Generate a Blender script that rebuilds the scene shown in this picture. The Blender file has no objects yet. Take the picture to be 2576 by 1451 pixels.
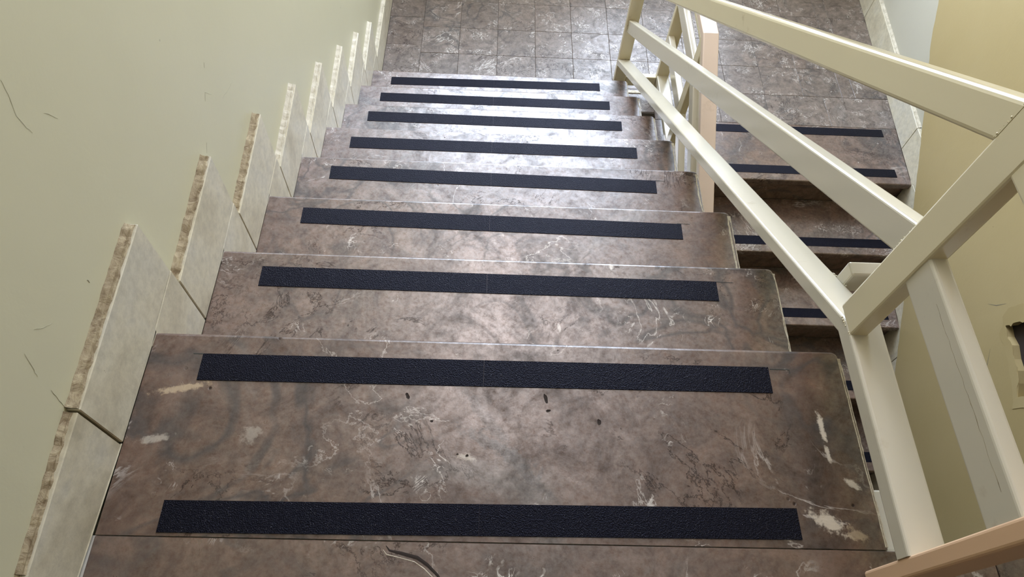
import bpy, bmesh, math, random
from mathutils import Vector, Matrix
from mathutils.geometry import tessellate_polygon
random.seed(7)
SC = bpy.context.scene
COL = SC.collection

# ------------------------------------------------------------------ camera
cam_d = bpy.data.cameras.new('camera'); cam = bpy.data.objects.new('camera', cam_d); COL.objects.link(cam)
RT = Vector((0.9989, 0.0097, 0.0458)).normalized(); FW = Vector((0.0343, 0.5151, -0.8565)).normalized()
UP = RT.cross(FW).normalized(); RT = FW.cross(UP).normalized()
M3 = Matrix((RT, UP, -FW)).transposed()
cam.matrix_world = Matrix.Translation((0.5943, -0.5757, 1.1491)) @ M3.to_4x4()
cam_d.sensor_width = 36.0; cam_d.lens = 1756.69 / 2576 * 36.0; cam_d.clip_start = 0.02
SC.camera = cam

# ------------------------------------------------------------------ daylight
world = bpy.data.worlds.new('daylight'); SC.world = world; world.use_nodes = True
bg = world.node_tree.nodes['Background']
bg.inputs['Color'].default_value = (0.71, 0.82, 1.0, 1); bg.inputs['Strength'].default_value = 18.0
def portal(loc, rot, sx, sy):
    d = bpy.data.lights.new('window_portal', 'AREA'); d.shape = 'RECTANGLE'; d.size = sx; d.size_y = sy
    d.cycles.is_portal = True
    o = bpy.data.objects.new('window_portal', d); o.location = loc; o.rotation_euler = rot; COL.objects.link(o)
WX0, WX1, WZ0, WZ1, FARY = 0.03, 2.20, -0.12, 2.65, 3.45
SX0, SX1, SY0, SY1, CZ = 0.20, 1.35, 0.80, 3.25, 2.9      # skylight in the ceiling
portal(((SX0+SX1)/2, (SY0+SY1)/2, CZ+.06), (0, 0, 0), SX1-SX0, SY1-SY0)
portal(((WX0+WX1)/2, FARY+.06, (WZ0+WZ1)/2), (-math.pi/2, 0, 0), WX1-WX0, WZ1-WZ0)
LX0, LX1, LZ0, LZ1 = 1.15, 2.20, -0.85, -0.17            # lower light under the big window
portal(((LX0+LX1)/2, FARY+.06, (LZ0+LZ1)/2), (-math.pi/2, 0, 0), LX1-LX0, LZ1-LZ0)
SC.view_settings.view_transform = 'Standard'; SC.view_settings.look = 'None'
SC.view_settings.exposure = 0.0; SC.view_settings.gamma = 1.0
try: SC.view_settings.use_curve_mapping = False
except Exception: pass

# ------------------------------------------------------------------ dimensions (metres)
T, R, W = 0.30, 0.18042, 1.249          # going, rise, width of the upper flight
Z8 = -8 * R                             # lower landing level
N0, T2 = 1.65, 0.303                    # lower flight: first nosing, going
GX = 1.42                               # left edge of the lower flight
KW = 0.065
def xs(y): return 2.70 + KW * (y - 2.25)   # face of the right skirting (the wall is not quite parallel)
OV = 0.03

# ------------------------------------------------------------------ node helpers
def mat(name):
    m = bpy.data.materials.new(name); m.use_nodes = True
    nt = m.node_tree; b = nt.nodes['Principled BSDF']
    return m, nt, b
def N(nt, t, **k):
    n = nt.nodes.new(t)
    for a, v in k.items():
        if a.startswith('i_'):
            s = a[2:]
            n.inputs[int(s) if s.isdigit() else s.replace('_', ' ')].default_value = v
        else: setattr(n, a, v)
    return n
def L(nt, a, ai, b, bi): nt.links.new(a.outputs[ai], b.inputs[bi])
def ramp(nt, src, so, stops):
    r = nt.nodes.new('ShaderNodeValToRGB'); e = r.color_ramp.elements
    while len(e) > 1: e.remove(e[-1])
    for i, (p, c) in enumerate(stops):
        x = e[0] if i == 0 else e.new(p)
        x.position = p; x.color = (c if len(c) == 4 else (*c, 1)) if isinstance(c, tuple) else (c, c, c, 1)
    nt.links.new(src.outputs[so], r.inputs[0]); return r
def mixc(nt, f, a, b, mode='MIX'):
    """f, a, b: (node, socket) or constants"""
    m = nt.nodes.new('ShaderNodeMix'); m.data_type = 'RGBA'; m.blend_type = mode
    for idx, v in ((0, f), (6, a), (7, b)):
        if isinstance(v, tuple) and hasattr(v[0], 'outputs'): nt.links.new(v[0].outputs[v[1]], m.inputs[idx])
        elif idx == 0: m.inputs[0].default_value = v
        else: m.inputs[idx].default_value = (*v, 1)
    return (m, 2)
def math_(nt, op, a, b=None):
    m = nt.nodes.new('ShaderNodeMath'); m.operation = op
    for i, v in enumerate((a, b)):
        if v is None: continue
        if isinstance(v, tuple): nt.links.new(v[0].outputs[v[1]], m.inputs[i])
        else: m.inputs[i].default_value = v
    return (m, 0)
def coords(nt, rnd=True):
    tc = nt.nodes.new('ShaderNodeTexCoord')
    if not rnd: return (tc, 'Object')
    oi = nt.nodes.new('ShaderNodeObjectInfo')
    s = nt.nodes.new('ShaderNodeVectorMath'); s.operation = 'SCALE'; s.inputs[0].default_value = (37.0, 51.0, 23.0)
    nt.links.new(oi.outputs['Random'], s.inputs['Scale'])
    a = nt.nodes.new('ShaderNodeVectorMath'); a.operation = 'ADD'
    nt.links.new(tc.outputs['Object'], a.inputs[0]); nt.links.new(s.outputs[0], a.inputs[1])
    return (a, 0)
def noise(nt, co, scale, detail=4, rough=.55, dist=0.0):
    n = N(nt, 'ShaderNodeTexNoise'); n.inputs['Scale'].default_value = scale; n.inputs['Detail'].default_value = detail
    n.inputs['Roughness'].default_value = rough; n.inputs['Distortion'].default_value = dist
    nt.links.new(co[0].outputs[co[1]], n.inputs['Vector']); return n

def marble(name, dark, mid, grey, fleck=(.62, .57, .52), scale=1.0, flecks=.5, rough=.33, spots=(), veins=1.0, pits=True, sat=1.0, gloss=1.0):
    m, nt, b = mat(name); co = coords(nt)
    big = noise(nt, co, 2.3 * scale, 7, .58, 1.3)
    col = ramp(nt, big, 0, [(.30, dark), (.46, mid), (.60, mid), (.74, grey)])
    cur = (col, 0)
    # fine mottling
    fine = noise(nt, co, 34 * scale, 9, .74, .5)
    fr = ramp(nt, fine, 0, [(.28, .62), (.5, 1.0), (.74, 1.35)])
    cur = mixc(nt, 1.0, cur, (fr, 0), 'MULTIPLY')
    mdm = noise(nt, co, 8.5 * scale, 7, .65, 1.6)
    mfr = ramp(nt, mdm, 0, [(.30, .62), (.48, 1.0), (.70, 1.38)])
    cur = mixc(nt, 1.0, cur, (mfr, 0), 'MULTIPLY')
    # hairline cracks
    hl = noise(nt, co, 5.2 * scale, 9, .68, .9)
    ha = math_(nt, 'ABSOLUTE', math_(nt, 'SUBTRACT', (hl, 0), .52))
    hr = ramp(nt, ha[0], 0, [(0.0, .95), (.006, .6), (.011, 0.0)])
    hm = noise(nt, co, 3.9 * scale, 3); hmr = ramp(nt, hm, 0, [(.53, 0.0), (.60, .9)])
    cur = mixc(nt, math_(nt, 'MULTIPLY', (hr, 0), (hmr, 0)), cur, (.025, .018, .015))
    # broad soft grey-green veins
    v = noise(nt, co, 3.1 * scale, 3, .5, 2.2)
    va = math_(nt, 'ABSOLUTE', math_(nt, 'SUBTRACT', (v, 0), .5))
    vr = ramp(nt, va[0], 0, [(0.0, .75 * veins), (.022, .45 * veins), (.045, 0.0)])
    vm = noise(nt, co, 1.7 * scale, 2)
    vmr = ramp(nt, vm, 0, [(.45, 0.0), (.6, 1.0)])
    cur = mixc(nt, math_(nt, 'MULTIPLY', (vr, 0), (vmr, 0)), cur, tuple(c * .30 for c in (.24, .225, .215)))
    dk = math_(nt, 'MULTIPLY', math_(nt, 'MULTIPLY', (vr, 0), (vmr, 0)), .75)
    dk = math_(nt, 'MAXIMUM', dk, math_(nt, 'MULTIPLY', (hr, 0), (hmr, 0)))
    # pale thin veins
    w = noise(nt, co, 2.6 * scale, 8, .62, 1.1)
    wa = math_(nt, 'ABSOLUTE', math_(nt, 'SUBTRACT', (w, 0), .47))
    wr = ramp(nt, wa[0], 0, [(0.0, .6), (.003, .35), (.007, 0.0)])
    wm = noise(nt, co, 3.3 * scale, 3)
    wmr = ramp(nt, wm, 0, [(.52, 0.0), (.62, 1.0)])
    cur = mixc(nt, math_(nt, 'MULTIPLY', (wr, 0), (wmr, 0)), cur, fleck)
    # curled shell flecks
    s = noise(nt, co, 21 * scale, 4, .55, 1.8)
    sa = math_(nt, 'ABSOLUTE', math_(nt, 'SUBTRACT', (s, 0), .5))
    sr = ramp(nt, sa[0], 0, [(0.0, .9), (.010, .55), (.022, 0.0)])
    sm = noise(nt, co, 9 * scale, 5, .65)
    smr = ramp(nt, sm, 0, [(.66 - .16 * flecks, 0.0), (.74 - .14 * flecks, 1.0)])
    cur = mixc(nt, math_(nt, 'MULTIPLY', (sr, 0), (smr, 0)), cur, fleck)
    blob = noise(nt, co, 11 * scale, 5, .6, .8)
    br = ramp(nt, blob, 0, [(.70, 0.0), (.74, .8)])
    cur = mixc(nt, (br, 0), cur, fleck)
    if spots:
        g = nt.nodes.new('ShaderNodeNewGeometry')
        dn = noise(nt, (g, 'Position'), 70, 8, .72)
        for (sx, sy, rx, ry, rot, c, amt) in spots:
            mp = N(nt, 'ShaderNodeMapping'); mp.vector_type = 'TEXTURE'
            mp.inputs['Location'].default_value = (sx, sy, 0); mp.inputs['Rotation'].default_value = (0, 0, rot)
            mp.inputs['Scale'].default_value = (rx, ry, 1); nt.links.new(g.outputs['Position'], mp.inputs[0])
            ln = nt.nodes.new('ShaderNodeVectorMath'); ln.operation = 'LENGTH'; nt.links.new(mp.outputs[0], ln.inputs[0])
            d = math_(nt, 'ADD', (ln, 1), math_(nt, 'MULTIPLY', math_(nt, 'SUBTRACT', (dn, 0), .5), 3.2))
            rr = ramp(nt, d[0], 0, [(.50, amt), (.98, 0.0)])
            cur = mixc(nt, (rr, 0), cur, c)
    pm = None
    if pits:
        p = N(nt, 'ShaderNodeTexVoronoi'); p.inputs['Scale'].default_value = 22 * scale; p.inputs['Randomness'].default_value = 1
        nt.links.new(co[0].outputs[co[1]], p.inputs['Vector'])
        pn = noise(nt, co, 60, 3)
        pd = math_(nt, 'ADD', (p, 0), math_(nt, 'MULTIPLY', (pn, 0), .12))
        pr = ramp(nt, pd[0], 0, [(.10, .85), (.14, 0.0)])
        pk = noise(nt, co, 4.2 * scale, 3)
        pkr = ramp(nt, pk, 0, [(.56, 0.0), (.62, 1.0)])
        pm = math_(nt, 'MULTIPLY', (pr, 0), (pkr, 0))
        cur = mixc(nt, pm, cur, (.02, .014, .011)); dk = math_(nt, 'MAXIMUM', dk, pm)
    # tone differs a little from slab to slab
    oi = nt.nodes.new('ShaderNodeObjectInfo'); mr = N(nt, 'ShaderNodeMapRange'); mr.inputs[3].default_value = .90; mr.inputs[4].default_value = 1.10
    nt.links.new(oi.outputs['Random'], mr.inputs[0])
    hs = N(nt, 'ShaderNodeHueSaturation'); hs.inputs['Saturation'].default_value = sat
    nt.links.new(mr.outputs[0], hs.inputs['Value']); nt.links.new(cur[0].outputs[cur[1]], hs.inputs['Color'])
    nt.links.new(hs.outputs[0], b.inputs['Base Color'])
    grain = noise(nt, co, 85 * scale, 8, .78)
    gr = ramp(nt, grain, 0, [(.30, .35), (.5, 1.0), (.70, 1.5)])
    sp = math_(nt, 'MULTIPLY', math_(nt, 'SUBTRACT', 1.0, math_(nt, 'MULTIPLY', dk, .85)), (gr, 0))
    sp = math_(nt, 'MULTIPLY', sp, (mfr, 0)); sp = math_(nt, 'MINIMUM', math_(nt, 'MULTIPLY', sp, gloss), 1.9)
    nt.links.new(sp[0].outputs[0], b.inputs['Specular IOR Level'])
    rr = ramp(nt, mdm, 0, [(.30, rough + .12), (.5, rough), (.72, rough - .07)])
    nt.links.new(rr.outputs[0], b.inputs['Roughness'])
    bp = N(nt, 'ShaderNodeBump'); bp.inputs['Strength'].default_value = .22; bp.inputs['Distance'].default_value = .002
    hh = noise(nt, co, 38 * scale, 5, .6)
    if pm:
        h2 = math_(nt, 'SUBTRACT', (hh, 0), math_(nt, 'MULTIPLY', pm, 2.0)); nt.links.new(h2[0].outputs[0], bp.inputs['Height'])
    else: nt.links.new(hh.outputs[0], bp.inputs['Height'])
    nt.links.new(bp.outputs[0], b.inputs['Normal'])
    return m

def plaster(name, c1, c2, rough=.55, bump=.25, specks=True, scale=1.0):
    m, nt, b = mat(name); co = coords(nt, False)
    n = noise(nt, co, 1.1 * scale, 4, .5)
    r = ramp(nt, n, 0, [(.32, c1), (.68, c2)]); cur = (r, 0)
    if specks:
        v = N(nt, 'ShaderNodeTexVoronoi'); v.inputs['Scale'].default_value = 9; nt.links.new(co[0].outputs[co[1]], v.inputs['Vector'])
        vr = ramp(nt, v, 0, [(.018, .6), (.03, 0.0)])
        cur = mixc(nt, (vr, 0), cur, tuple(c * .35 for c in c1))
    nt.links.new(cur[0].outputs[cur[1]], b.inputs['Base Color']); b.inputs['Roughness'].default_value = rough
    bp = N(nt, 'ShaderNodeBump'); bp.inputs['Strength'].default_value = bump; bp.inputs['Distance'].default_value = .004
    n2 = noise(nt, co, 7, 6, .62, .5); n3 = noise(nt, co, 120, 3)
    h = math_(nt, 'ADD', (n2, 0), math_(nt, 'MULTIPLY', (n3, 0), .12)); nt.links.new(h[0].outputs[0], bp.inputs['Height'])
    nt.links.new(bp.outputs[0], b.inputs['Normal']); return m

def enamel(name, c, grime=(.30, .20, .11), rough=.20, g=.35):
    m, nt, b = mat(name); co = coords(nt)
    n = noise(nt, co, 5, 6, .6); n2 = noise(nt, co, 30, 4, .6)
    a = math_(nt, 'MULTIPLY', (n, 0), (n2, 0))
    r = ramp(nt, a[0], 0, [(.36, 0.0), (.52, g)])
    cur = mixc(nt, (r, 0), c, grime)
    nt.links.new(cur[0].outputs[cur[1]], b.inputs['Base Color'])
    b.inputs['Roughness'].default_value = rough
    bp = N(nt, 'ShaderNodeBump'); bp.inputs['Strength'].default_value = .06; bp.inputs['Distance'].default_value = .003
    n3 = noise(nt, co, 16, 4, .5); nt.links.new(n3.outputs[0], bp.inputs['Height']); nt.links.new(bp.outputs[0], b.inputs['Normal'])
    return m

def stone_cream(name):
    m, nt, b = mat(name); co = coords(nt)
    n = noise(nt, co, 5, 6, .6, .8)
    r = ramp(nt, n, 0, [(.3, (.45, .40, .285)), (.5, (.575, .525, .395)), (.72, (.535, .505, .42))])
    f = noise(nt, co, 45, 5, .7); fr = ramp(nt, f, 0, [(.3, .8), (.6, 1.04)])
    cur = mixc(nt, 1.0, (r, 0), (fr, 0), 'MULTIPLY')
    k = noise(nt, co, 30, 6, .7, 1.5); kr = ramp(nt, k, 0, [(.27, .7), (.31, 0.0)])
    cur = mixc(nt, (kr, 0), cur, (.16, .11, .06))
    nt.links.new(cur[0].outputs[cur[1]], b.inputs['Base Color']); b.inputs['Roughness'].default_value = .38
    bp = N(nt, 'ShaderNodeBump'); bp.inputs['Strength'].default_value = .15; bp.inputs['Distance'].default_value = .002
    nt.links.new(f.outputs[0], bp.inputs['Height']); nt.links.new(bp.outputs[0], b.inputs['Normal']); return m

def crumbly(name, c1, c2, sc=40):
    m, nt, b = mat(name); co = coords(nt)
    n = noise(nt, co, sc, 6, .7, .6)
    r = ramp(nt, n, 0, [(.34, c1), (.66, c2)]); nt.links.new(r.outputs[0], b.inputs['Base Color'])
    b.inputs['Roughness'].default_value = .85
    bp = N(nt, 'ShaderNodeBump'); bp.inputs['Strength'].default_value = .8; bp.inputs['Distance'].default_value = .004
    nt.links.new(n.outputs[0], bp.inputs['Height']); nt.links.new(bp.outputs[0], b.inputs['Normal']); return m

def grit(name):
    m, nt, b = mat(name); co = coords(nt)
    n = noise(nt, co, 620, 3, .7); v = N(nt, 'ShaderNodeTexVoronoi'); v.inputs['Scale'].default_value = 480
    nt.links.new(co[0].outputs[co[1]], v.inputs['Vector'])
    r = ramp(nt, n, 0, [(.45, (.003, .003, .005)), (.62, (.008, .008, .011)), (.67, (.012, .012, .016)), (.71, (.24, .24, .26))])  # last stop: pale specks painted in for glints off the grit
    nt.links.new(r.outputs[0], b.inputs['Base Color']); b.inputs['Roughness'].default_value = .34
    b.inputs['Specular IOR Level'].default_value = .12; b.inputs['Specular Tint'].default_value = (.60, .63, 1, 1)  # blue of the glare is put into the specular tint
    bp = N(nt, 'ShaderNodeBump'); bp.inputs['Strength'].default_value = .75; bp.inputs['Distance'].default_value = .0010
    h = math_(nt, 'ADD', (n, 0), (v, 0)); nt.links.new(h[0].outputs[0], bp.inputs['Height']); nt.links.new(bp.outputs[0], b.inputs['Normal'])
    return m
def plain(name, c, rough=.6):
    m, nt, b = mat(name); co = coords(nt); n = noise(nt, co, 18, 4)
    r = ramp(nt, n, 0, [(.3, tuple(x * .8 for x in c)), (.7, c)]); nt.links.new(r.outputs[0], b.inputs['Base Color']); b.inputs['Roughness'].default_value = rough
    return m

WHT = (.62, .56, .47)
SP0 = [(1.162, -.311, .034, .016, -.45, (.60, .53, .43), .9), (1.205, -.328, .02, .012, -.4, (.38, .30, .20), .7),
       (1.187, -.15, .006, .034, .06, WHT, .9), (1.187, -.195, .005, .02, .1, WHT, .8), (1.215, -.245, .022, .006, -.6, WHT, .8),
       (.075, -.106, .055, .008, .25, (.52, .40, .26), .8), (.05, -.197, .03, .008, .2, WHT, .5), (.205, -.187, .02, .015, .5, WHT, .35),
       (.568, -.217, .02, .007, -.3, WHT, .6), (.62, -.20, .10, .014, -.5, (.06, .052, .047), .65), (.66, -.235, .09, .012, -.75, (.06, .052, .047), .6),
       (.60, -.15, .12, .012, -.9, (.07, .06, .055), .5)]
MID, DRK, GRY = (.110, .066, .046), (.050, .029, .019), (.140, .114, .098)
M = dict(
    slab0=marble('marble_landing_slab', DRK, MID, GRY, scale=1.0, flecks=.25, spots=SP0, veins=1.0),
    tread=marble('marble_tread', DRK, MID, GRY, flecks=.48, gloss=1.3, fleck=(.70, .66, .60)),
    riser=marble('marble_riser', tuple(c*1.05 for c in DRK), tuple(c*1.1 for c in MID), GRY, flecks=.2),
    tile=marble('marble_floor_tile', (.115, .084, .066), (.135, .106, .088), (.150, .128, .114), scale=1.35, flecks=.85, rough=.40, gloss=.8, pits=False, fleck=(.72, .68, .63)),
    grout=plain('dark_grout', (.11, .09, .075), .9),
    grit=grit('black_grit_tape'),
    wall=plaster('pale_green_paint', (.50, .472, .320), (.55, .520, .362), .36, .16),
    grey=plaster('grey_white_paint', (.43, .41, .33), (.49, .465, .38), .5, .2),
    yellow=plaster('yellow_paint', (.37, .29, .135), (.425, .34, .175), .5, .3),
    white=plaster('white_paint', (.62, .60, .53), (.68, .66, .58), .6, .2),
    brown=plain('brown_dimming_wall', (.16, .10, .06), .5), ceil=plain('ceiling_white', (.62, .60, .55), .8),
    skirt=stone_cream('cream_stone'),
    dust=crumbly('brown_dusty_mortar', (.17, .12, .065), (.44, .37, .24), 55),
    dustp=crumbly('pale_mortar', (.40, .36, .27), (.62, .58, .48), 30),
    chip=crumbly('pale_chipped_edge', (.45, .38, .27), (.74, .69, .58), 70),
    cream=enamel('cream_enamel', (.68, .61, .43)),
    creamd=enamel('ivory_enamel', (.60, .56, .465), rough=.17),
    peach=enamel('peach_enamel_shaded', (.70, .47, .30), rough=.3),  # deeper copy of the peach paint, with the end post's shade in it
    peach_lit=enamel('peach_enamel_lit', (.70, .57, .47), rough=.26),  # paler copy of the same peach paint, toned as lit handrail
    dark=plain('dark_hole_backing', (.035, .025, .02), .95),
    pit=plain('dark_pit', (.030, .020, .016), .95),
    ink=plain('marker_ink', (.03, .035, .03), .7),
    crack=plain('plaster_crack', (.42, .40, .27), .8),
    crackd=plain('plaster_scratch', (.24, .215, .145), .8),
    frame=plain('window_frame_paint', (.55, .55, .53), .4),
)
gl, nt, b = mat('window_glass')
tr = N(nt, 'ShaderNodeBsdfTransparent'); gs = N(nt, 'ShaderNodeBsdfGlossy'); gs.inputs['Roughness'].default_value = .03
mx = N(nt, 'ShaderNodeMixShader'); mx.inputs[0].default_value = .06
L(nt, tr, 0, mx, 1); L(nt, gs, 0, mx, 2); nt.links.new(mx.outputs[0], nt.nodes['Material Output'].inputs['Surface']); M['glass'] = gl
mk, nt, b = mat('milky_pane'); tr = N(nt, 'ShaderNodeBsdfTransparent'); tr.inputs['Color'].default_value = (.72, .635, .57, 1)
nt.links.new(tr.outputs[0], nt.nodes['Material Output'].inputs['Surface']); M['milky'] = mk

# ------------------------------------------------------------------ object helpers
def thing(name, loc, label=None, cat=None, group=None, kind=None):
    o = bpy.data.objects.new(name, None); o.location = loc; o.empty_display_size = .1; COL.objects.link(o)
    tag(o, label, cat, group, kind); return o
def tag(o, label=None, cat=None, group=None, kind=None):
    for k, v in (('label', label), ('category', cat), ('group', group), ('kind', kind)):
        if v: o[k] = v
    return o
def wloc(o):
    v = Vector(o.location)
    while o.parent: o = o.parent; v = v + o.location
    return v
def obj(name, bm, m, parent=None, smooth=False):
    """bmesh given in world coordinates; origin goes to the middle of the piece"""
    bm.verts.ensure_lookup_table()
    lo = Vector([min(v.co[i] for v in bm.verts) for i in range(3)]); hi = Vector([max(v.co[i] for v in bm.verts) for i in range(3)])
    c = (lo + hi) / 2
    for v in bm.verts: v.co -= c
    bmesh.ops.recalc_face_normals(bm, faces=bm.faces)
    me = bpy.data.meshes.new(name); bm.to_mesh(me); bm.free()
    me.materials.append(M[m] if isinstance(m, str) else m)
    if smooth:
        for p in me.polygons: p.use_smooth = True
    o = bpy.data.objects.new(name, me); COL.objects.link(o)
    if parent:
        o.parent = parent; o.location = c - wloc(parent)
    else: o.location = c
    return o
def box(x0, x1, y0, y1, z0, z1, bev=0.0, seg=2, only=None):
    bm = bmesh.new(); bmesh.ops.create_cube(bm, size=1)
    for v in bm.verts:
        v.co = Vector((x1 if v.co.x > 0 else x0, y1 if v.co.y > 0 else y0, z1 if v.co.z > 0 else z0))
    if bev:
        es = [e for e in bm.edges if (only is None or only(e))]
        bmesh.ops.bevel(bm, geom=es, offset=bev, segments=seg, affect='EDGES', profile=.5)
    return bm
def prism_yz(poly, xa, xb, bev=0.0, seg=1):
    """polygon of (y,z) extruded from xa to xb; xa/xb may be functions of y"""
    fa = xa if callable(xa) else (lambda y: xa); fb = xb if callable(xb) else (lambda y: xb)
    bm = bmesh.new()
    A = [bm.verts.new((fa(y), y, z)) for y, z in poly]; B = [bm.verts.new((fb(y), y, z)) for y, z in poly]
    n = len(poly)
    bm.faces.new(A); bm.faces.new(B[::-1])
    for i in range(n): bm.faces.new((A[i], B[i], B[(i+1) % n], A[(i+1) % n]))
    bmesh.ops.recalc_face_normals(bm, faces=bm.faces)
    if bev: bmesh.ops.bevel(bm, geom=list(bm.edges), offset=bev, segments=seg, affect='EDGES')
    return bm
def tube_y(x0, x1, ya, za, yb, zb, h, r=.005, x0b=None):
    """rectangular tube running along y with upright end cuts; za / zb is the TOP, h the upright height"""
    bm = bmesh.new(); w = x1 - x0
    if x0b is None: x0b = x0
    pr = []
    n = 3
    for cx, cz, a0 in ((w-r, -r, 0), (r, -r, 90), (r, -h+r, 180), (w-r, -h+r, 270)):
        for i in range(n+1):
            a = math.radians(a0 + 90*i/n); pr.append((cx + r*math.cos(a), cz + r*math.sin(a)))
    rings = []
    for xx, y, z in ((x0, ya, za), (x0b, yb, zb)): rings.append([bm.verts.new((xx+px, y, z+pz)) for px, pz in pr])
    k = len(pr)
    for i in range(k): bm.faces.new((rings[0][i], rings[0][(i+1) % k], rings[1][(i+1) % k], rings[1][i]))
    bm.faces.new(rings[0]); bm.faces.new(rings[1][::-1]); return bm
def strip_mesh(pts, wdt, nrm, lift=.0003, th=.0002):
    """thin line laid on a surface through pts (world), half width list"""
    bm = bmesh.new(); nrm = Vector(nrm); P = [Vector(p) for p in pts]; rows = []
    for i, p in enumerate(P):
        d = (P[min(i+1, len(P)-1)] - P[max(i-1, 0)]).normalized(); s = d.cross(nrm).normalized()
        w = (wdt[i] if isinstance(wdt, (list, tuple)) else wdt) / 2
        rows.append([bm.verts.new(p + s*w + nrm*lift), bm.verts.new(p + nrm*(lift+th)), bm.verts.new(p - s*w + nrm*lift)])
    for a, c in zip(rows, rows[1:]):
        for j in range(2): bm.faces.new((a[j], a[j+1], c[j+1], c[j]))
    return bm
def flat_edges(e):   # edges along x or z of a slab that should be eased
    return True

# ================================================================== SETTING
XB = 2.95
# --- lower landing floor with its tiles
fl = thing('floor', (1.3, 2.8, Z8), kind='structure', label='lower landing floor of small brown grey marble tiles')
obj('screed', box(-.02, XB, 2.07, FARY, Z8-.16, Z8-.004), 'grout', fl)
cols = [.0, .19, .395, .603, .811, 1.014, 1.221, 1.425, 1.632, 1.832, 2.035, 2.244, 2.455, 2.525, 2.66]
rows = [2.075, 2.238, 2.452, 2.662, 2.890, 3.112, 3.33, FARY]
def tile(x0, x1, y0, y1, m='tile', parent=fl, name='tile'):
    g = .0005; dz = random.uniform(-.0006, .0006)
    return obj(name, box(x0+g, x1-g, y0+g, y1-g, Z8-.012, Z8+dz, .0012, 1), m, parent)
for j in range(len(rows)-1):
    for i in range(len(cols)-1):
        x0, x1, y0, y1 = cols[i], cols[i+1], rows[j], rows[j+1]
        if y0 < 2.2 and x0 > 1.3: continue                     # the front slabs lie there
        if i == 0:
            y0, y1 = [2.075, 2.29, 2.51, 2.738, 2.95, 3.16, 3.36][j], [2.29, 2.51, 2.738, 2.95, 3.16, 3.36, FARY][j]
        if i == len(cols)-2: x1 = xs((y0+y1)/2) + .006
        if i == 7 and j >= 1: pass
        tile(x0, x1, y0, y1)
for x0, x1 in ((1.425, 1.77), (1.77, 2.03), (2.03, 2.348), (2.348, 2.705)): tile(x0, x1, 2.024, 2.238, name='border_tile')
tag(obj('sill_strip', box(1.262, 1.418, 2.205, 2.224, Z8-.01, Z8+.004, .001, 1), 'chip', fl), label='thin pale stone strip in the stairwell gap')
# --- upper landing floor
fu = thing('floor', (1.2, -1.4, 0), kind='structure', label='upper landing floor of large brown marble slabs')
obj('screed', box(-.02, XB, -2.6, -.352, -.16, -.006), 'white', fu)
for x0, x1, y0, y1 in ((.0, 1.42, -.80, -.3535), (1.4215, xs(-.6)+.01, -.80, -.3535), (.0, 1.0, -1.25, -.8015), (1.0015, 2.0, -1.25, -.8015), (2.0015, 2.51, -1.25, -.8015),
                       (.0, 1.3, -2.6, -1.2515), (1.3015, 2.42, -2.6, -1.2515)):
    obj('slab', box(x0, x1, y0, y1, -.03, 0, .0012, 1), 'tread', fu)
sl = [c for c in fu.children if c.name.startswith('slab')][0]
cr = [(.448, -.360), (.454, -.367), (.473, -.371), (.498, -.377), (.514, -.387), (.531, -.402), (.545, -.42)]
obj('crack', strip_mesh([(x, y, 0) for x, y in cr], [.001, .003, .005, .0055, .005, .004, .001], (0, 0, 1)), 'pit', sl)
obj('crack', strip_mesh([(x-.004, y-.006, 0) for x, y in cr], [.0005, .0015, .001, .0012, .0015, .001, .0005], (0, 0, 1), .0002), 'chip', sl)
# cream painted edge of the landing beside the top tread
ed = obj('trim_1', box(1.2505, 1.335, -.352, -.252, -.15, -.012, .004, 2), 'white'); tag(ed, label='cream painted edge of the upper landing', kind='structure')

# --- walls
wl = thing('wall_left', (-.02, .2, 0), kind='structure', label='pale green painted plaster wall beside the stairs')
obj('plaster', box(-.22, -.02, -2.6, FARY+.2, -3.1, 2.9), 'wall', wl)
CR = [([(.088, .51), (.084, .49), (.072, .464), (.073, .446), (.076, .428)], .0018, 'crack'), ([(.673, -.032), (.641, -.025), (.602, -.014)], .002, 'crack'),
      ([(.586, .104), (.579, .094)], .0016, 'crackd'), ([(.539, .063), (.525, .051)], .0016, 'crackd'), ([(.458, -.005), (.442, -.019)], .0016, 'crackd'),
      ([(.116, .426), (.131, .399)], .0016, 'crack'), ([(-.195, .198), (-.201, .171), (-.204, .151), (-.199, .124)], .002, 'crack'),
      ([(-.178, .279), (-.187, .248), (-.192, .235)], .0015, 'crack'), ([(.429, -.049), (.446, -.048)], .003, 'crackd'),
      ([(.539, .063), (.563, .034)], .0016, 'crack'), ([(-.02, .21), (-.0185, .205), (-.019, .201)], .003, 'crackd'), ([(-.141, .279), (-.13, .261), (-.115, .249)], .0016, 'crack')]
for pts, w, mm in CR:
    sub = []
    for (a, b_) in zip(pts, pts[1:]):
        for t in (0, .33, .66): sub.append((a[0]+(b_[0]-a[0])*t+random.uniform(-.001, .001), a[1]+(b_[1]-a[1])*t+random.uniform(-.001, .001)))
    sub.append(pts[-1])
    ws = [w*random.uniform(.4, 1) for _ in sub]; ws[0] = ws[-1] = .0003
    obj('crack', strip_mesh([(-.02, y, z) for y, z in sub], [x*.6 for x in ws], (1, 0, 0)), mm, wl)
wf = thing('wall_back', (1.4, FARY, Z8), kind='structure', label='far stairwell wall with the window')
for x0, x1, z0, z1 in ((-.22, WX0, Z8-.2, 2.9), (WX1, XB+.2, Z8-.2, 2.9), (WX0, LX0, Z8-.2, WZ0), (LX0, LX1, Z8-.2, LZ0), (LX0, LX1, LZ1, WZ0), (WX0, WX1, WZ1, 2.9)):
    obj('plaster', box(x0, x1, FARY, FARY+.2, z0, z1), 'wall', wf)
wi = thing('window_1', ((WX0+WX1)/2, FARY+.1, WZ0), kind='structure', label='tall stairwell window with painted frame')
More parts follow.
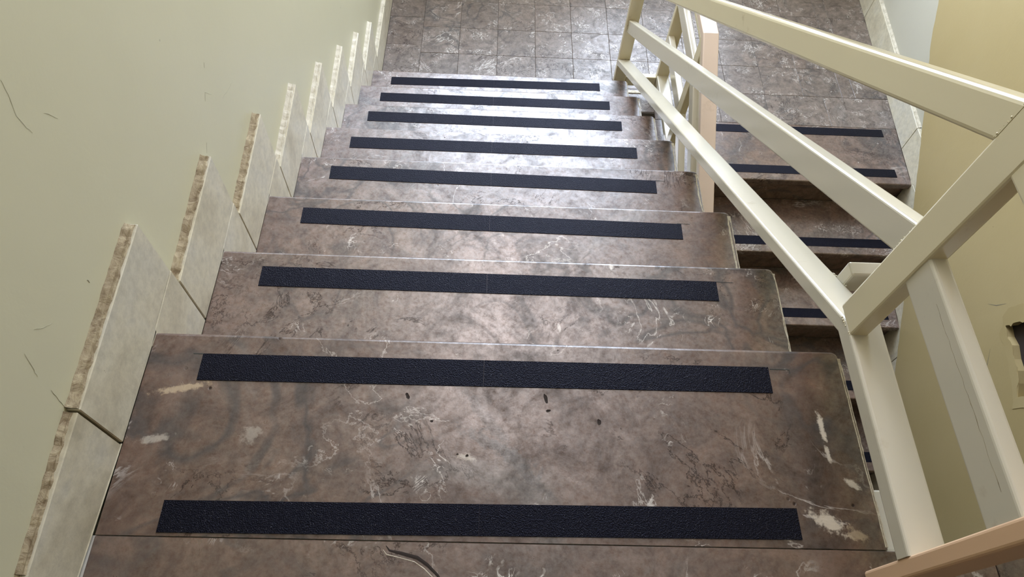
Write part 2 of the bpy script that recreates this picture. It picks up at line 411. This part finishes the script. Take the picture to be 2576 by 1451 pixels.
for x in (WX0+.025, (WX0*2+WX1)/3, (WX0+WX1*2)/3, WX1-.025): obj('frame_bar', box(x-.025, x+.025, FARY+.09, FARY+.13, WZ0, WZ1, .003, 1), 'frame', wi)
for z in (WZ0+.025, (WZ0+WZ1)/2+.3, WZ1-.025): obj('frame_bar', box(WX0, WX1, FARY+.092, FARY+.128, z-.025, z+.025, .003, 1), 'frame', wi)
px = [WX0+.05, (WX0*2+WX1)/3-.025, (WX0*2+WX1)/3+.025, (WX0+WX1*2)/3-.025, (WX0+WX1*2)/3+.025, WX1-.05]
zm = (WZ0+WZ1)/2+.3
for a, c in ((0, 1), (2, 3), (4, 5)):
    for z0, z1 in ((WZ0+.05, zm-.025), (zm+.025, WZ1-.05)): obj('pane', box(px[a], px[c], FARY+.108, FARY+.112, z0, z1), 'glass', wi)
w3 = thing('window_3', ((LX0+LX1)/2, FARY+.1, LZ0), kind='structure', label='low fixed light under the tall stairwell window')
for x in (LX0+.02, (LX0+LX1)/2, LX1-.02): obj('frame_bar', box(x-.02, x+.02, FARY+.09, FARY+.13, LZ0, LZ1, .003, 1), 'frame', w3)
for z in (LZ0+.02, LZ1-.02): obj('frame_bar', box(LX0, LX1, FARY+.092, FARY+.128, z-.02, z+.02, .003, 1), 'frame', w3)
for x0, x1 in ((LX0+.04, (LX0+LX1)/2-.02), ((LX0+LX1)/2+.02, LX1-.04)): obj('pane', box(x0, x1, FARY+.108, FARY+.112, LZ0+.04, LZ1-.04), 'glass', w3)
bw = obj('wall_front', box(-.22, XB+.2, -2.8, -2.6, -3.1, 2.9), 'brown'); tag(bw, kind='structure', label='unseen wall behind the upper landing, browned to dim the near light')  # wall out of view; dark brown added to cut and warm its bounce
ce = thing('ceiling', (1.3, .4, CZ), kind='structure', label='white ceiling over the stairwell with a skylight')
for x0, x1, y0, y1 in ((-.22, SX0, -2.8, FARY+.2), (SX1, XB+.2, -2.8, FARY+.2), (SX0, SX1, -2.8, SY0), (SX0, SX1, SY1, FARY+.2)):
    obj('plaster', box(x0, x1, y0, y1, CZ, CZ+.12), 'ceil', ce)
w2 = thing('window_2', ((SX0+SX1)/2, (SY0+SY1)/2, CZ), kind='structure', label='milky skylight in the stairwell ceiling')
ys = [SY0 + (SY1-SY0)*i/3 for i in range(4)]
for y in ys: obj('frame_bar', box(SX0, SX1, y-.02, y+.02, CZ+.03, CZ+.07), 'frame', w2)
for i in range(3): obj('pane', box(SX0, SX1, ys[i]+.02, ys[i+1]-.02, CZ+.045, CZ+.05), 'milky', w2)
lf = obj('floor', box(-.22, XB+.2, -2.8, FARY+.2, -3.1, -2.95), 'tread'); tag(lf, kind='structure', label='storey floor far below in the stairwell')
wr_ = thing('wall_right', (2.7, 1.2, 0), kind='structure', label='right stairwell wall, grey by the landing and yellow along the lower flight')
obj('plaster', prism_yz([(-2.6, -3.1), (FARY+.2, -3.1), (FARY+.2, 2.9), (-2.6, 2.9)], lambda y: xs(y)+.018, lambda y: xs(y)+.22), 'grey', wr_)
# thick yellow plaster whose edge slants parallel to the lower flight, with a broken hole
EP = [(2.3163, -.9105), (2.1834, -1.0308), (1.8718, -1.2272), (1.7179, -1.3299), (1.5161, -1.4598), (1.1044, -1.7273), (.8621, -1.8968)]
edge = [(3.60, .12)]
full = [(2.55, -.73)] + EP + [(0.0, -2.46), (-.80, -3.0)]
for (a, c) in zip(full, full[1:]):
    n = max(2, int(math.hypot(c[0]-a[0], c[1]-a[1]) / .035))
    for i in range(n):
        t = i / n; edge.append((a[0]+(c[0]-a[0])*t + random.uniform(-.003, .003), a[1]+(c[1]-a[1])*t + random.uniform(-.003, .003)))
outer = edge + [(-.80, -3.08), (-2.6, -3.08), (-2.6, 2.9), (3.60, 2.9)]
hole = [(.705, -1.140), (.693, -1.112), (.690, -1.075), (.672, -1.040), (.63, -1.02), (.55, -1.03), (.47, -1.00), (.42, -1.05), (.40, -1.12), (.43, -1.19), (.475, -1.165), (.52, -1.15), (.568, -1.150), (.62, -1.138), (.66, -1.146)]
def panel(outer, hole, fa, fb):
    bm = bmesh.new(); loops = [[Vector((y, z, 0)) for y, z in lp] for lp in (outer, hole) if lp]
    flat = [p for lp in loops for p in lp]; tris = tessellate_polygon(loops)
    A = [bm.verts.new((fa(p.x), p.x, p.y)) for p in flat]; B = [bm.verts.new((fb(p.x), p.x, p.y)) for p in flat]
    for t in tris:
        for V in (A, B):
            try: bm.faces.new([V[i] for i in t])
            except ValueError: pass
    o = 0
    for lp in loops:
        n = len(lp)
        for i in range(n): bm.faces.new((A[o+i], A[o+(i+1) % n], B[o+(i+1) % n], B[o+i]))
        o += n
    return bm
yp = obj('yellow_plaster', panel(outer, hole, lambda y: xs(y)-.012, lambda y: xs(y)+.019), 'yellow', wr_)
tag(yp, label='yellow plaster with slanting edge and a broken hole')
obj('hole_backing', prism_yz([(.38, -1.21), (.72, -1.21), (.72, -.98), (.38, -.98)], lambda y: xs(y)+.0165, lambda y: xs(y)+.0178), 'dark', yp)  # thin near-black sheet; its colour stands in for shade inside the hole
rim = [(.712, -1.150), (.752, -1.128), (.752, -1.082), (.735, -1.02), (.66, -.985), (.56, -.99), (.46, -.96), (.38, -1.02), (.36, -1.12), (.40, -1.23), (.47, -1.20), (.56, -1.185), (.64, -1.175), (.69, -1.18)]
def lump(lp, seed):
    rnd = random.Random(seed); out = []
    for a, c in zip(lp, lp[1:] + lp[:1]):
        for i in range(3):
            t = i/3; out.append((a[0]+(c[0]-a[0])*t+rnd.uniform(-.004, .004), a[1]+(c[1]-a[1])*t+rnd.uniform(-.004, .004)))
    return out
obj('broken_rim', panel(lump(rim, 3), lump([(y + (.55-y)*.02, z) for y, z in hole], 5), lambda y: xs(y)-.0136, lambda y: xs(y)-.0118), 'yellow', yp)
for pts in ([(.78, -1.10), (.80, -1.15), (.83, -1.19)], [(.66, -1.25), (.60, -1.30), (.55, -1.36)], [(.75, -.93), (.70, -.90), (.66, -.86)]):
    obj('crack', strip_mesh([(xs(y)-.012, y, z) for y, z in pts], [.001, .004, .001], (-1, 0, 0)), 'crackd', yp)

# ================================================================== SKIRTING
V = .122
bl = thing('baseboard_left', (-.01, 1.0, 0), kind='structure', label='stepped cream stone skirting with dusty ledge along the left wall')
def skirt(poly, parent, xa, xb, m='skirt'):
    return obj('skirting_tile', prism_yz(poly, xa, xb, .0015, 1), m, parent)
def ledge(parent, y0, z0, y1, z1, xf, xbk, m):
    """lumpy mortar left on top of the skirting tile"""
    n = max(6, int(abs(y1-y0)/.012)); bm = bmesh.new(); rows = []
    rnd = random.Random(int(abs(y0*1000)) + 11)
    for i in range(n+1):
        t = i/n; y = y0+(y1-y0)*t; z = z0+(z1-z0)*t
        a = rnd.uniform(0, .003); h = rnd.uniform(.0005, .0035)
        bx = xbk(y) if callable(xbk) else xbk; fx = xf(y) if callable(xf) else xf; s = 1 if bx < fx else -1
        rows.append([bm.verts.new((fx - s*(.001+a), y, z-.001)), bm.verts.new((fx - s*(.004+a), y, z+h)), bm.verts.new(((fx+bx)/2, y, z+h*.7)), bm.verts.new((bx + s*.003, y, z+h+.002)), bm.verts.new((bx - s*.002, y, z+h+.007+a))])
    for a, c in zip(rows, rows[1:]):
        for j in range(4): bm.faces.new((a[j], a[j+1], c[j+1], c[j]))
    return obj('mortar_ledge', bm, m, parent)
XF, XK = 0.0, -.021
# upper landing
s = skirt([(-.209, .001), (-2.6, .001), (-2.6, .122), (-.43, .126), (-.209, .147)], bl, lambda y: XF - .002 - max(0, (-y-.209))*.02, XK)
ledge(s, -.43, .126, -.21, .147, -.006, XK, 'dust'); ledge(s, -2.0, .122, -.43, .126, -.01, XK, 'dust')
# pieces along the flight
for i in range(9):
    ya = -.206 if i == 0 else (i-1)*T + V + .0025
    yb = i*T + V - .003
    z = -i*R if i < 8 else Z8
    hn, hf = ((.148, .166) if i == 0 else (.153, .176 + .003*min(i, 3)))
    if i < 8:
        s = skirt([(ya, z+.001), (i*T, z+.001), (i*T+.004, z+.010), (yb, z+.0185), (yb, z+hf), (ya, z+hn)], bl, XF, XK)
        ledge(s, ya+.002, z+hn, yb-.002, z+hf, XF, XK, 'dust' if i < 3 else 'dustp')
        z2 = -(i+1)*R
        skirt([(i*T-OV, z2+.001), (i*T+V-.0005, z2+.001), (i*T+V-.0005, z+.016), (i*T+.006, z+.008), (i*T-OV, z+.004)], bl, XF, XK)
    else:
        s = skirt([(ya, z+.001), (2.60, z+.001), (2.60, z+.165), (ya, z+.153)], bl, XF, XK); ledge(s, ya, z+.153, 2.6, z+.165, XF, XK, 'dustp')
        s = skirt([(2.603, z+.001), (FARY, z+.001), (FARY, z+.168), (2.603, z+.165)], bl, XF, XK); ledge(s, 2.603, z+.165, FARY, z+.168, XF, XK, 'dustp')
br_ = thing('baseboard_right', (2.7, 1.6, Z8), kind='structure', label='cream stone skirting along the right wall of the lower landing')
rf = lambda y: xs(y); rk = lambda y: xs(y) + .0185
for y0, y1 in ((1.887, 2.905), (2.909, FARY)):
    s = skirt([(y0, Z8+.001), (y1, Z8+.001), (y1, Z8+.158), (y0, Z8+.150)], br_, rf, rk); ledge(s, y0, Z8+.150, y1, Z8+.158, rf, rk, 'dustp')
for k in range(7):
    nk = N0 - k*T2; z = Z8 - k*R; yb = 1.884 if k == 0 else nk + T2 - V - .0025; ya = nk - V
    s = skirt([(yb, z+.001), (nk, z+.001), (nk-.004, z+.010), (ya, z+.0185), (ya, z+.17), (yb, z+.152)], br_, rf, rk)
    skirt([(nk+OV, z-R+.001), (nk-V+.0005, z-R+.001), (nk-V+.0005, z+.016), (nk-.006, z+.008), (nk+OV, z+.004)], br_, rf, rk)

# ================================================================== STAIR FLIGHTS
def slab(name, x0, x1, y0, y1, z, th, m, parent, nose, xr=None):
    """stone tread; nose = +1 / -1 tells which y end is the worn nosing"""
    bm = box(x0, x1, y0, y1, z-th, z)
    if xr:
        for v in bm.verts:
            if v.co.x > (x0+x1)/2: v.co.x = xr(v.co.y)
    yn = y1 if nose > 0 else y0
    ve = [e for e in bm.edges if all(abs(v.co.y-yn) < 1e-5 for v in e.verts) and abs(e.verts[0].co.z-e.verts[1].co.z) > .01 and min(v.co.x for v in e.verts) > (x0+x1)/2] if not xr else []
    if ve: bmesh.ops.bevel(bm, geom=ve, offset=.012, segments=4, affect='EDGES', profile=.5)
    te = [e for e in bm.edges if all(v.co.z > z-.001 for v in e.verts) and all(abs(v.co.y-yn) < .013 for v in e.verts)]
    bmesh.ops.bevel(bm, geom=te, offset=.006, segments=3, affect='EDGES', profile=.5)
    return obj(name, bm, m, parent)
def chips(parent, x, y0, y1, z, th, amt, seed):
    """pale broken mortar along the open end of a tread"""
    rnd = random.Random(seed); n = int((y1-y0)/.010); bm = bmesh.new(); rows = []
    a = amt
    for i in range(n+1):
        y = y0+(y1-y0)*i/n; a = max(.0006, min(amt*1.9, a + rnd.uniform(-.35, .35)*amt))
        rows.append([bm.verts.new((x-a, y, z+.0003)), bm.verts.new((x+.0012+rnd.uniform(0, .0015), y, z-.0004)), bm.verts.new((x+.004+rnd.uniform(-.001, .003), y, z-th*.55)), bm.verts.new((x+.001, y, z-th))])
    for p, c in zip(rows, rows[1:]):
        for j in range(3): bm.faces.new((p[j], p[j+1], c[j+1], c[j]))
    return obj('chipped_edge', bm, 'chip', parent)
f1 = thing('stair_flight', (.62, 1.0, Z8), 'brown grey marble stair flight descending between the green wall and the railing', 'stairs')
prof = [(-.352, -.032)]
for i in range(8): prof += [(i*T-OV-.02, -i*R-.032), (i*T-OV-.02, -(i+1)*R-.032 if i < 7 else Z8-.15)]
prof += [(1.85, Z8-.15), (.0, -.36), (-.352, -.36)]
obj('core', prism_yz(prof, -.015, W-.012), 'white', f1)
treads = []
for i in range(8):
    y0 = -.352 if i == 0 else (i-1)*T - OV + .001
    t = slab('tread', .0, W, y0, i*T, -i*R, .03, 'slab0' if i == 0 else 'tread', f1, 1); treads.append(t)
    chips(t, W, y0+.004, i*T-.014, -i*R, .028, .0022 if i == 0 else .0052, i)
    zb = -(i+1)*R if i < 7 else Z8
    obj('riser', box(.0, W-.004, i*T-OV-.02, i*T-OV, zb, -i*R-.0302, .001, 1), 'riser', f1)
# pits and worn marks in the top tread
def pit(x, y, rx, ry, rot, parent, z=0):
    bm = bmesh.new(); rnd = random.Random(int(x*1000)); n = 11; c, s = math.cos(rot), math.sin(rot)
    o_ = []; i_ = []
    for k in range(n):
        a = 2*math.pi*k/n; r = rnd.uniform(.75, 1.15); u, v = rx*.75*r*math.cos(a), ry*.8*r*math.sin(a)
        o_.append(bm.verts.new((x+u*c-v*s, y+u*s+v*c, z+.0007))); i_.append(bm.verts.new((x+(u*c-v*s)*.6, y+(u*s+v*c)*.6, z+.0002)))
    for k in range(n): bm.faces.new((o_[k], o_[(k+1) % n], i_[(k+1) % n], i_[k]))
    bm.faces.new(i_); return obj('pit', bm, 'pit', parent)
for p in ((.794, -.149, .0055, .0060, 0), (.702, -.108, .004, .011, .25), (.706, -.131, .006, .003, .2), (.46, -.110, .004, .008, .5), (.505, -.155, .004, .002, 0), (.568, -.214, .004, .0025, .3), (.552, -.212, .003, .0015, .4)):
    pit(*p, treads[0])
for i, pts in ((0, [(.075, -.0405), (.092, -.0407)]), (0, [(1.114, -.0395), (1.15, -.0395), (1.150, -.047)]), (1, [(1.11, -.0415), (1.15, -.0425)]), (3, [(1.11, -.046), (1.14, -.047)]), (2, [(1.10, -.046), (1.135, -.047)])):
    obj('marker_line', strip_mesh([(x, i*T+y, -i*R) for x, y in pts], .0016, (0, 0, 1)), 'ink', treads[i])

f2 = thing('stair_flight', (2.05, .6, -2.95), 'brown grey marble stair flight leading down from the small tiles beside the yellow plaster', 'stairs')
prof = [(2.02, Z8-.032)]
for k in range(8): prof += [(N0-k*T2+OV+.02, Z8-k*R-.032), (N0-k*T2+OV+.02, Z8-(k+1)*R-.032)]
prof += [(N0-7*T2+OV+.02, -2.95), (1.55, Z8-.36), (2.068, Z8-.30), (2.068, Z8-.032)]
obj('core', prism_yz(prof, GX+.012, lambda y: xs(y)+.01), 'white', f2)
for k in range(8):
    nk = N0-k*T2; z = Z8-k*R; y1 = 2.0225 if k == 0 else nk+T2+OV-.001
    t = slab('tread', GX, xs(nk), nk, y1, z, .03, 'tread', f2, -1, xr=lambda y: xs(y)-.0005)
    if k < 7: obj('riser', box(GX+.004, xs(nk), nk+OV, nk+OV+.02, z-R, z-.0302, .001, 1), 'riser', f2)

# ================================================================== ANTI-SLIP STRIPS
ORD = ['first', 'second', 'third', 'fourth', 'fifth', 'sixth', 'seventh']
def strip(xa, ya, xb, yb, z, wdt, label, split=.49):
    """xa,ya / xb,yb: left and right end of the far edge"""
    c = Vector(((xa+xb)/2, (ya+yb)/2 - wdt/2, z))
    t = thing('anti_slip_strip', c, label, 'anti-slip strip', 'black anti-slip strips on the stairs')
    xm = xa + (xb-xa)*split
    for p, q in ((xa, xm-.00012), (xm+.00012, xb)):
        f = lambda x: ya + (yb-ya)*(x-xa)/(xb-xa)
        bm = box(p, q, 0, 1, z+.0002, z+.0016)
        for v in bm.verts: v.co.y = f(v.co.x) - (wdt if v.co.y < .5 else 0)
        obj('tape_section', bm, 'grit', t)
strip(.0915, -.2975, 1.1125, -.2895, 0, .0495, 'black grit strip along the joint where the upper landing begins')
US = [(-.0405, -.036), (-.0395, -.0415), (-.037, -.048), (-.036, -.047), (-.045, -.045), (-.039, -.0395), (-.0435, -.041), (-.045, -.031)]
for i, (a, c) in enumerate(US):
    lab = 'black grit strip beside the nosing of the topmost tread' if i == 0 else 'black grit strip on the %s tread below the topmost one' % ORD[i-1]
    strip(.0925 + (.003 if i in (2, 3, 5) else 0), i*T+a, 1.111, i*T+c, -i*R, .0505, lab)
strip(1.58, 2.008, 2.606, 2.013, Z8, .050, 'black grit strip along the joint between the small tiles and the lower flight')
strip(1.58, 1.742, 2.601, 1.7445, Z8, .050, 'black grit strip beside the first nosing of the lower flight')
for k in range(1, 5):
    nk = N0-k*T2; strip(1.575, nk+.094, 2.592-.006*k, nk+.096, Z8-k*R, .051, 'black grit strip on the %s tread down the lower flight' % ORD[k-1])

# ================================================================== RAILINGS
S1 = .6195
r1 = thing('stair_railing', (1.23, .9, Z8), 'cream painted steel railing of the upper flight with a peach end post', 'railing')
XL = 1.20
far_y = 2.181
zt = lambda z0, y0, y, s=S1: z0 - (y-y0)*s
# lower rail (flat), two rails on edge, handrail
lr = obj('rail', tube_y(XL, XL+.06, -.012, zt(.104, .044, -.012, .612), far_y, zt(.104, .044, far_y, .612), .036), 'creamd', r1)
obj('rail', tube_y(1.203, 1.233, .02, .371, far_y, -.974, .069, .005, 1.213), 'creamd', r1)
obj('rail', tube_y(1.200, 1.232, .02, .608, far_y, zt(.608, .02, far_y, .622), .068, .009, 1.208), 'cream', r1)
obj('handrail', tube_y(XL-.002, XL+.062, .0, .785, far_y+.03, zt(.785, 0, far_y+.03, .618), .036, .006), 'peach_lit', r1)
obj('handrail', tube_y(XL-.002, XL+.062, -.412, .785, .0, .785, .031, .006), 'peach_lit', r1)
obj('post', box(XL, XL+.03, -.038, .022, .134, .754, .004, 2), 'cream', r1)
obj('post', box(XL, XL+.06, -.413, -.385, .0005, .754, .005, 3), 'peach', r1)
obj('post', box(1.203, 1.261, far_y, far_y+.03, Z8+.001, -.60, .004, 2), 'cream', r1)
obj('bar', tube_y(XL-.001, XL+.058, -.386, .138, -.010, .140, .036), 'creamd', r1)
obj('bar', tube_y(1.203, 1.230, -.386, .371, -.037, .371, .068), 'creamd', r1)
b2 = [c for c in r1.children if c.name.startswith('bar')][-1]
obj('weld_seam', strip_mesh([(1.203, -.10-.011*i, .352+random.uniform(-.0012, .0012)) for i in range(24)], [random.choice((.0003, .0006, .0012)) for i in range(24)], (-1, 0, 0), .0001, .0002), 'dust', b2)
obj('bar', tube_y(1.201, 1.231, -.386, .606, -.037, .606, .066), 'cream', r1)
obj('tie_bar', box(XL+.058, 1.345, .108, .138, .040, .099, .004, 2), 'creamd', r1)
def bead(p0, p1, n, r, parent, m='creamd'):
    bm = bmesh.new(); a, c = Vector(p0), Vector(p1)
    for i in range(n):
        p = a.lerp(c, i/(n-1)) + Vector([random.uniform(-.3, .3)*r for _ in range(3)]); rr = r*random.uniform(.7, 1.2)
        bmesh.ops.create_icosphere(bm, subdivisions=1, radius=rr, matrix=Matrix.Translation(p))
    return obj('weld_bead', bm, m, parent, True)
zr = lambda y: .104 - (y-.044)*.612
bead((XL+.059, .150, zr(.150)-.001), (XL+.060, .104, zr(.104)-.001), 12, .0022, r1)
bead((XL+.004, -.0115, .1385), (XL+.056, -.0115, .1385), 14, .0018, r1)
bead((XL, .002, .128), (XL, -.036, .1375), 9, .0020, r1, 'cream')
bead((XL+.001, .0225, .600), (XL+.001, .0225, .545), 9, .0018, r1, 'cream')
bead((1.2035, .0225, .365), (1.2035, .0225, .305), 9, .0018, r1, 'cream')
bead((1.205, -.0385, .303), (1.228, -.0385, .303), 7, .0020, r1, 'cream')
bead((1.2135, far_y-.001, -.98), (1.2135, far_y-.001, -1.035), 8, .0025, r1, 'dust')
bead((1.204, far_y-.001, zr(far_y)+.001), (1.258, far_y-.001, zr(far_y)+.001), 9, .0022, r1, 'dust')
r2 = thing('stair_railing', (GX+.03, .8, Z8), 'cream painted steel railing of the lower flight with pale peach handrail', 'railing')
DY = 1.758
S2 = R/T2
yl = -.55
obj('post', box(GX, GX+.06, 2.192, 2.222, Z8+.001, Z8+.737, .004, 2), 'cream', r2)
obj('post', box(GX, GX+.03, DY-.06, DY, Z8+.104, Z8+.740, .004, 2), 'cream', r2)
obj('bar', tube_y(GX, GX+.06, DY-.03, Z8+.138, 2.193, Z8+.138, .034), 'creamd', r2)
obj('bar', tube_y(GX, GX+.03, DY-.001, Z8+.384, 2.193, Z8+.384, .066), 'creamd', r2)
obj('bar', tube_y(GX, GX+.03, DY-.001, Z8+.616, 2.193, Z8+.616, .066), 'creamd', r2)
obj('handrail', tube_y(GX-.002, GX+.062, DY-.022, Z8+.770, 2.224, Z8+.770, .033, .005), 'peach_lit', r2)
for x1, zo, h, rr, mm, nm in ((GX+.06, .138, .036, .005, 'creamd', 'rail'), (GX+.03, .384, .068, .005, 'creamd', 'rail'), (GX+.03, .616, .068, .005, 'creamd', 'rail')):
    y0 = DY-.03 if zo < .2 else DY-.059
    obj(nm, tube_y(GX, x1, y0, Z8+zo-(DY-.03-y0)*S2, yl, Z8+zo-(y0-yl)*S2, h, rr), mm, r2)
y0 = DY-.022
obj('handrail', tube_y(GX-.002, GX+.062, y0, Z8+.770, yl, Z8+.770-(y0-yl)*S2, .037, .005), 'peach_lit', r2)
# slim bar under the handrail, leaving a dark gap
obj('bar', tube_y(GX+.001, GX+.059, y0, Z8+.728, yl, Z8+.728-(y0-yl)*S2, .020, .003), 'cream', r2)
obj('bar', tube_y(GX+.001, GX+.059, DY-.022, Z8+.7305, 2.193, Z8+.7305, .018, .003), 'cream', r2)
obj('post', box(GX, GX+.06, yl-.03, yl, -2.95+.001, -2.95+.80, .004, 2), 'cream', r2)
obj('tie_bar', box(1.262, GX-.001, 2.190, 2.219, Z8+.065, Z8+.125, .004, 2), 'cream', r2)
